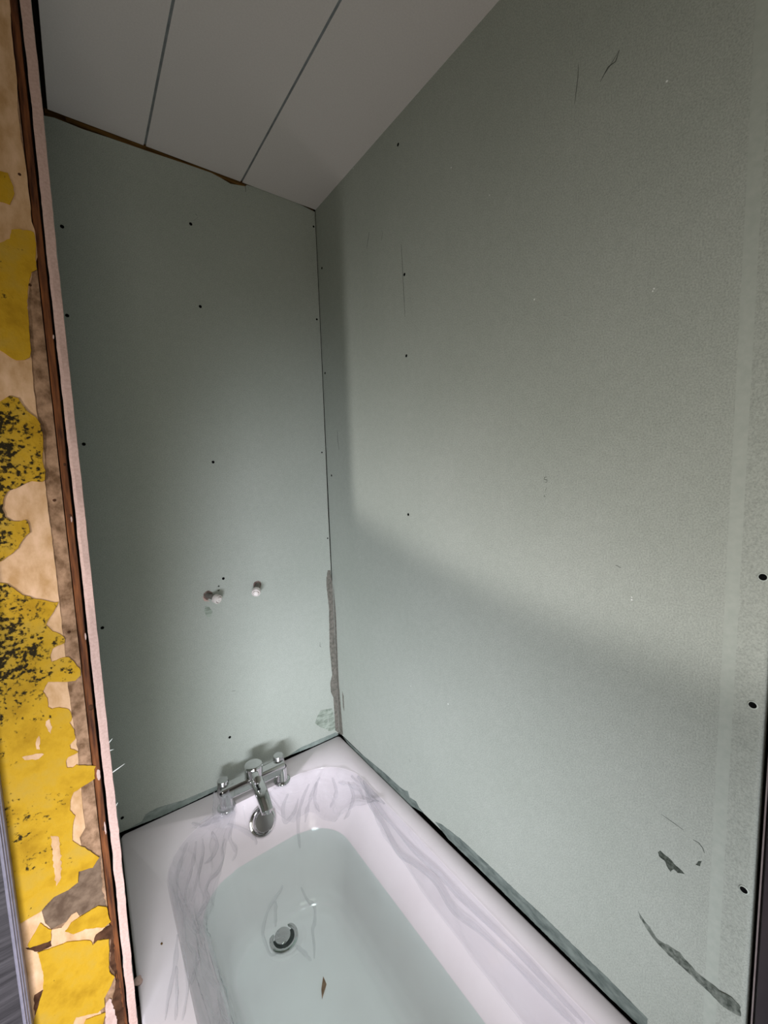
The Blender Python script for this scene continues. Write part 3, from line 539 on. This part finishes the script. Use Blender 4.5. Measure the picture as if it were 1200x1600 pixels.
zl = [0, -.001, -.003, -.0055, -.008, -.02, -.035, -.05, -.065, -.08, -.095, -.11, -.13, -.15, -.17, -.19, -.21, -.23, -.25, -.265, -.28, -.292, -.303, -.312, -.319, -.324, -.327, -.3288, -.330]
for z in zl: rings.append(tub_ring(z))
for t in (.35, .75):
    base = tub_ring(-.330); cx = -.345; 
    rings.append([(x+(cx-x)*t*.9, y+((-.73)-y)*t*.0 if False else y + (max(min(y, -.42), -1.05)-y)*t, -.330) for x, y, z in base])
vr = [[bm.verts.new(p) for p in R] for R in rings]
nn = len(vr[0])
for a, b in zip(vr, vr[1:]):
    for i in range(nn): bm.faces.new((a[i], a[(i+1) % nn], b[(i+1) % nn], b[i]))
bm.faces.new(vr[-1])
bmesh.ops.recalc_face_normals(bm, faces=bm.faces)
bath = thing('bathtub', (-.35, -.8, ZF), 'white acrylic bathtub half filled with water, in the corner of the alcove', 'bathtub')
shell = obj('bath_shell', bm, ACRYL, bath, True, 55)
if shell.data.polygons[0].normal.length and shell.data.polygons[len(shell.data.polygons)-1].normal.z < 0:
    shell.data.flip_normals()
bm = bmesh.new(); box(bm, (-.694, -1.612, ZF), (-.690, -.505, -.03)); obj('side_panel', bm, ACRYL, bath)
bm = bmesh.new(); box(bm, (-.690, -1.612, ZF), (.0, -1.606, -.03)); obj('end_panel', bm, ACRYL, bath)
# overflow on the back slope
n = Vector((0, -.124, .070)).normalized(); n = Vector((0, -.86, .50)).normalized()
po = Vector((OVER[0], OVER[1], OVER[2]))
Mo = axisM(po-n*.001, po+n)
bm = bmesh.new(); lathe(bm, [(.040, 0), (.040, .004), (.0385, .006), (.034, .007), (.032, .004), (.030, .0035)], 48, Mo)
ov = obj('overflow', bm, CHROME, bath, True, 40)
bm = bmesh.new(); lathe(bm, [(.0285, .004), (.0285, .013), (.0270, .0150), (.012, .0158), (0, .016)], 48, Mo @ Matrix.Translation((.003, 0, 0))); obj('overflow_cap', bm, SATIN, ov, True, 40)
# waste
Md = Matrix.Translation((DRAIN[0], DRAIN[1], -.3290))
bm = bmesh.new(); lathe(bm, [(.040, 0), (.0395, .0025), (.036, .0040), (.031, .0040), (.0285, .0015), (.028, -.0008)], 48, Md @ Matrix.Translation((0, -.012, .0008)))
dr = obj('drain', bm, CHROME, bath, True, 50)
bm = bmesh.new(); lathe(bm, [(.0285, 0.0004), (.0, .0002)], 40, Md @ Matrix.Translation((0, -.012, .0008))); obj('drain_well', bm, BLACKISH, dr)
bm = bmesh.new(); lathe(bm, [(.0225, .001), (.0225, .006), (.021, .0078), (0, .009)], 40, Md @ Matrix.Translation((-.002, -.009, .0008))); obj('drain_plug', bm, CHROME, dr, True, 40)
# floor dish ring pressed round the waste
bm = bmesh.new(); lathe(bm, [(.060, 0), (.056, .0012), (.052, .0014), (.048, .0004)], 56, Md @ Matrix.Translation((.004, -.012, -.0008))); obj('pressed_ring', bm, ACRYL, bath, True)

# ------------------------------------------------------------------ water
ZW = -.130
bm = bmesh.new()
wr = [tub_ring(z, .0012) for z in (ZW, -.16, -.19, -.22, -.25, -.28, -.30, -.315, -.3255)]
wv = [[bm.verts.new(p) for p in R] for R in wr]
for a, b in zip(wv, wv[1:]):
    for i in range(nn): bm.faces.new((a[i], a[(i+1) % nn], b[(i+1) % nn], b[i]))
for f in bm.faces: f.material_index = 1
bm.faces.new(wv[0][::-1]); f = bm.faces.new(wv[-1]); f.material_index = 1
bmesh.ops.recalc_face_normals(bm, faces=bm.faces)
tag(obj('bath_water', bm, WATER), 'pale green-tinted water standing in the white bathtub', 'water')

# ------------------------------------------------------------------ bath tap
tap = thing('bath_tap', (-.35, -.078, 0), 'chrome deck-mounted bath mixer tap on the back rim of the bathtub', 'tap')
bm = bmesh.new()
# bar with a rounded hexagonal section
def prism_x(bm, x0, x1, sec):
    a = [bm.verts.new((x0, y, z)) for y, z in sec]; b = [bm.verts.new((x1, y, z)) for y, z in sec]
    k = len(sec)
    for i in range(k): bm.faces.new((a[i], a[(i+1) % k], b[(i+1) % k], b[i]))
    bm.faces.new(a[::-1]); bm.faces.new(b)
cy, cz = -.082, .046
sec = []
for i in range(24):
    a = 2*math.pi*i/24; c, s = math.cos(a), math.sin(a)
    sec.append((cy+.0220*math.copysign(abs(c)**.55, c), cz+.0200*math.copysign(abs(s)**.55, s)))
prism_x(bm, -.450, -.254, sec)
bmesh.ops.recalc_face_normals(bm, faces=bm.faces)
bmesh.ops.bevel(bm, geom=[e for e in bm.edges if abs(e.verts[0].co.x-e.verts[1].co.x) < 1e-6], offset=.003, segments=2, affect='EDGES')
obj('tap_body', bm, CHROME, tap, True, 40)
for x in (-.437, -.263):
    bm = bmesh.new(); lathe(bm, [(.026, 0), (.026, .004), (.024, .006), (.019, .0075), (.018, .012), (.018, .040), (.0165, .048)], 36, Matrix.Translation((x, -.088, 0))); obj('pillar', bm, CHROME, tap, True, 40)
    bm = bmesh.new(); lathe(bm, [(.0185, .030), (.0185, .056), (.0170, .060), (.0165, .074), (.0150, .0770), (0, .078)], 32, Matrix.Translation((x, -.068, 0))); obj('handle_knob', bm, SATIN, tap, True, 40)
bm = bmesh.new(); lathe(bm, [(.021, .030), (.0265, .040), (.0275, .055), (.0275, .088), (.0262, .092), (.0225, .0945), (0, .0955)], 40, Matrix.Translation((-.348, -.080, 0))); obj('cartridge_housing', bm, CHROME, tap, True, 40)
# lever
def sweep(bm, path, secf, cap=True):
    rr = []
    for i, p in enumerate(path):
        p = Vector(p); t = (Vector(path[min(i+1, len(path)-1)])-Vector(path[max(i-1, 0)])).normalized()
        x = Vector((1, 0, 0)); x = (x-t*x.dot(t)).normalized(); y = t.cross(x)
        w, h = secf(i/(len(path)-1)); ring = []
        for k in range(20):
            a = 2*math.pi*k/20; c, s = math.cos(a), math.sin(a)
            ring.append(bm.verts.new(p+x*w*math.copysign(abs(c)**.6, c)+y*h*math.copysign(abs(s)**.6, s)))
        rr.append(ring)
    for a, b in zip(rr, rr[1:]):
        for i in range(20): bm.faces.new((a[i], a[(i+1) % 20], b[(i+1) % 20], b[i]))
    if cap: bm.faces.new(rr[0][::-1]); bm.faces.new(rr[-1])
    bmesh.ops.recalc_face_normals(bm, faces=bm.faces)
bm = bmesh.new()
sweep(bm, [(-.352, -.094, .078), (-.354, -.110, .080), (-.356, -.126, .079), (-.357, -.140, .075)], lambda t: (.0095+.001*t, .0085-.002*t))
lathe(bm, [(.0105, 0), (.0105, .010), (.0095, .012), (0, .0125)], 24, axisM((-.357, -.136, .076), (-.357, -.146, .088)))
obj('lever', bm, CHROME, tap, True, 45)
# spout
bm = bmesh.new()
path = []
for i in range(15):
    t = i/14; path.append((-.348-.004*t, -.095-.105*t, .050-.012*t-.020*t*t*t))
sweep(bm, path, lambda t: (.0200-.003*t, .0140-.0015*t))
obj('spout', bm, CHROME, tap, True, 45)
bm = bmesh.new(); lathe(bm, [(.0125, 0), (.0125, .014), (.010, .016), (0, .016)], 28, axisM((-.352, -.192, .026), (-.352, -.197, -.02))); obj('aerator', bm, CHROME, tap, True, 40)

# ------------------------------------------------------------------ capped pipe tails
def capped_pipe(a, b, label):
    a = Vector(a); b = Vector(b); root = thing('pipe_tail', a, label, 'pipe', 'capped water pipes')
    d = (b-a).normalized(); L = (b-a).length
    # ragged hole round it
    q = [(a.x+.0135*math.cos(t/14*6.283)*(1+.25*noise.noise(Vector((t, a.x*50, 0)))), a.z+.0135*math.sin(t/14*6.283)*(1+.3*noise.noise(Vector((t, a.x*50, 5))))) for t in range(14)]
    bm = bmesh.new(); slab(bm, q, on_y(0), .0004); obj('cut_hole', bm, CUTM, root)
    bm = bmesh.new(); lathe(bm, [(.0078, -.006), (.0078, L*.9)], 24, axisM(a-d*.002, b)); obj('copper_tube', bm, COPPER, root, True)
    M = axisM(b-d*.016, b)
    M = M @ Matrix.Diagonal((.86, .86, 1, 1))
    bm = bmesh.new(); lathe(bm, [(.0095, 0), (.0150, .001), (.0160, .004), (.0160, .0125), (.0148, .0160), (.0130, .0165), (.0118, .0120), (.0105, .0120)], 36, M); obj('stop_end_nut', bm, CAPW, root, True, 40)
    bm = bmesh.new(); lathe(bm, [(.0100, .012), (.0096, .0180), (.0084, .0192), (.0034, .0192), (.0026, .0178), (0, .0176)], 32, M); obj('stop_end_cap', bm, CAPW, root, True, 40)
capped_pipe(*PIPE[0], 'left capped pipe tail with a pink plaster crumb at its hole in the back wall')
capped_pipe(*PIPE[1], 'right capped pipe tail poking from the back wall, nearer the corner')
patches([[(PIPE[0][0][0]-.017, .628), (PIPE[0][0][0]-.012, .612), (PIPE[0][0][0]+.004, .607), (PIPE[0][0][0]-.004, .613), (PIPE[0][0][0]-.011, .620)]], PINKISH, on_y(0), .0015, 'plaster_crumb', wall_back, .001, .003)
patches([[(-.395, .648), (-.391, .645), (-.388, .649), (-.392, .652)], [(-.397, .636), (-.392, .633), (-.390, .638)]], SCUFF, on_y(0), .0003, 'scrape', wall_back, .001, .003)
patches([[(-.436, .596), (-.424, .592), (-.415, .574), (-.420, .560), (-.432, .562), (-.438, .58)]], ADHES_P, on_y(0), .0002, 'damp_mark', wall_back, .002, .004)

# ------------------------------------------------------------------ clear plastic sheet draped round the inside of the bath
def film_grid(F, nu, nv, keep=lambda u, v: True):
    bm = bmesh.new(); g = [[bm.verts.new(F(i/nu, j/nv)) for j in range(nv+1)] for i in range(nu+1)]
    for i in range(nu):
        for j in range(nv):
            if keep((i+.5)/nu, (j+.5)/nv): bm.faces.new((g[i][j], g[i+1][j], g[i+1][j+1], g[i][j+1]))
    bmesh.ops.delete(bm, geom=[v for v in bm.verts if not v.link_faces], context='VERTS')
    return bm
PER = {}
def tub_pt(s, z):
    """s: 0 = front of the left side, 1 = front of the right side, going round the back"""
    key = round(z, 4)
    if key not in PER:
        PER[key] = tub_ring(z)[:2*NY+2*NA+NX+1]
    R = PER[key]; k = s*(len(R)-1); i = min(int(k), len(R)-2); f = k-i
    return Vector(R[i]).lerp(Vector(R[i+1]), f)
NTOT = 2*NY+2*NA+NX
def s_of(idx): return idx/NTOT
def fold(s, v, seed, fine=1.0):
    w = .035*noise.noise(Vector((s*9, v*2.0, seed+30)))
    a = noise.noise(Vector(((s+w)*22*fine, v*1.3, seed))); b = noise.noise(Vector((s*14, v*2.0, seed+5))); c = noise.noise(Vector(((s-w)*75*fine, v*3, seed+8)))
    q = noise.noise(Vector((s*22+v*3, v*5-s*9, seed+12)))
    return math.exp(-(a/.13)**2)*.0075*(b+.7) + math.exp(-(q/.10)**2)*.005 + (b+.6)*.006
sheet = thing('plastic_sheet', (-.35, -.3, 0), 'crumpled clear polythene sheet draped over the inner slopes of the bathtub', 'plastic sheet')
def drape(s0, s1, ztop, zbot, seed, nu, nv, mult=1.0, skew=0.0):
    def F(u, v):
        s = s0+(s1-s0)*u + skew*(v-.5)
        zt = ztop(u); zb = zbot(u)
        z = zt+(zb-zt)*v
        z = round(max(-.32, min(0, z)), 4)
        p = tub_pt(min(max(s, 0), 1), z)
        cxy = Vector((-.345, -.5 if p.y > -.5 else p.y, z)); inw = (cxy-p); inw.z = 0; inw.normalize()
        nrm = (inw*.85+Vector((0, 0, .5))).normalized()
        h = .003+fold(s, v, seed)*mult*(min(1, v*8+.25))
        return p+nrm*h
    return film_grid(F, nu, nv)
def env(u, a, b):
    k = 1.0
    if a: k *= min(1, max(.02, u/a))**.6
    if b: k *= min(1, max(.02, (1-u)/b))**.6
    return k
jag = lambda u, k, a, sd: a*noise.noise(Vector((u*k, sd, 1.5)))
sL0, sL1 = s_of(NY-14), s_of(NY+NA+1)
obj('left_drape', drape(s_of(NY-26), s_of(NY+NA+1.5), lambda u: -.001-.0*u, lambda u: (-.150+jag(u, 5, .03, 2))*env(u, 0, .22), 2, 220, 50, .9, .01), FILM, sheet, True)
obj('back_drape', drape(s_of(NY+NA+6.2), s_of(NY+2*NA+NX+3), lambda u: -.001, lambda u: (-.105+jag(u, 4, .02, 5))*env(u, .18, .35), 11, 160, 40, 1.2, -.012), FILM, sheet, True)
obj('right_drape', drape(s_of(NY+2*NA+NX), s_of(NY+2*NA+NX+30), lambda u: -.0005, lambda u: (-.045-.028*min(1, u*2)+jag(u, 6, .012, 8))*env(u, .15, 0), 23, 200, 24, .45, 0), FILM, sheet, True)
# film wrapped round the left tap pillar and falling to the rim
def F(u, v):
    a = math.pi*(.75+1.15*u); r = .021+.012*v+.004*noise.noise(Vector((u*9, v*3, 4)))
    z = .062-.058*v
    return Vector((-.446+r*math.cos(a), -.088-.010*v+r*math.sin(a)*1.0, z+.003*noise.noise(Vector((u*14, v*4, 8)))))
obj('pillar_wrap', film_grid(F, 60, 24), FILM, sheet, True)
def F(u, v):
    a = Vector((-.462, -.100, .010)).lerp(Vector((-.418, -.112, .012)), u); b = Vector((-.540, -.112, .004)).lerp(Vector((-.430, -.150, -.030)), u)
    p = a.lerp(b, v); p.z = max(p.z, .0) if u < .5 else p.z
    p.z += .004+.009*abs(noise.noise(Vector((u*9, v*4, 14))))
    return p
obj('rim_flap', film_grid(F, 40, 30), FILM, sheet, True)
# stiff creased tails of film
def tail(pts, w, seed, lift=.004):
    def F(u, v):
        k = v*(len(pts)-1); i = min(int(k), len(pts)-2); p = Vector(pts[i]).lerp(Vector(pts[i+1]), k-i)
        d = (Vector(pts[i+1])-Vector(pts[i])).normalized(); x = d.cross(Vector((0, -.4, .9))).normalized()
        ww = w*(1-.75*v)*(1+.3*noise.noise(Vector((v*7, seed, 0))))
        return p + x*ww*(u-.5)*2 + Vector((0, -.4, .9))*(lift*(1-abs(u-.5)*2)+.0015*noise.noise(Vector((u*5, v*12, seed))))
    obj('film_tail', film_grid(F, 8, 40), FILM, sheet, True)
def slope_pt(x, z): return (x, ct(z)[2], z)
tail([(-.405, -.150, .030), (-.403, -.150, .0), (-.402, -.152, -.030)], .0015, 5, .003)
def crease(pts, w, h, seed, name='film_crease'):
    P = [Vector(p) for p in pts]; n = 10*(len(P)-1)
    def at(v):
        k = v*(len(P)-1); i = min(int(k), len(P)-2); f = k-i
        p0 = P[max(i-1, 0)]; p1 = P[i]; p2 = P[i+1]; p3 = P[min(i+2, len(P)-1)]
        return .5*((2*p1)+(p2-p0)*f+(2*p0-5*p1+4*p2-p3)*f*f+(3*p1-p0-3*p2+p3)*f**3)
    def F(u, v):
        p = at(v); t = (at(min(1, v+.01))-at(max(0, v-.01))).normalized()
        ax = Vector((-.345, min(p.y-.1, -.35), p.z+.12))-p; nrm = (ax-t*ax.dot(t)).normalized(); x = t.cross(nrm)
        k = math.sin(math.pi*min(1, max(0, v*.92+.06)))**.5*(1+.7*noise.noise(Vector((v*6, seed, 2))))
        return p+x*w*k*(u-.5)*2+nrm*(.003+h*k*math.exp(-((u-.5+.15*math.sin(v*5+seed))/.24)**2))
    obj(name, film_grid(F, 10, n), FILM, sheet, True)
for k, q in enumerate(CREASES): crease(q, .0060 if k not in (17, 18) else .009, .0042, k)
for k, q in enumerate(SUNK): crease(q, .005, .0036, k+50, 'sunken_crease')

# ------------------------------------------------------------------ debris
bm = bmesh.new(); slab(bm, CHIP, lambda u, v, d: Vector((u, v, -.3275+d)), .002)
tag(obj('brown_chip', bm, BROWNCHIP), 'small pointed brown flake lying on the bathtub floor past the drain', 'debris')
q = [(-.6530, -.3745), (-.6503, -.3725), (-.6488, -.3760), (-.6508, -.3785)]
bm = bmesh.new(); slab(bm, q, lambda u, v, d: Vector((u, v, .0001+d)), .0015)
tag(obj('plaster_crumb', bm, BATTEN), 'tiny brown crumb on the left flat rim of the bathtub', 'debris')
bm = bmesh.new(); bmesh.ops.create_icosphere(bm, subdivisions=3, radius=.0075)
for v in bm.verts: v.co = v.co*(1+.45*noise.noise(v.co*160)); v.co.z *= .7; v.co += Vector((-.6985, -.4240, .0045))
tag(obj('filler_blob', bm, PINKISH, None, True), 'pinkish lump of plaster at the left edge of the bathtub rim', 'debris')
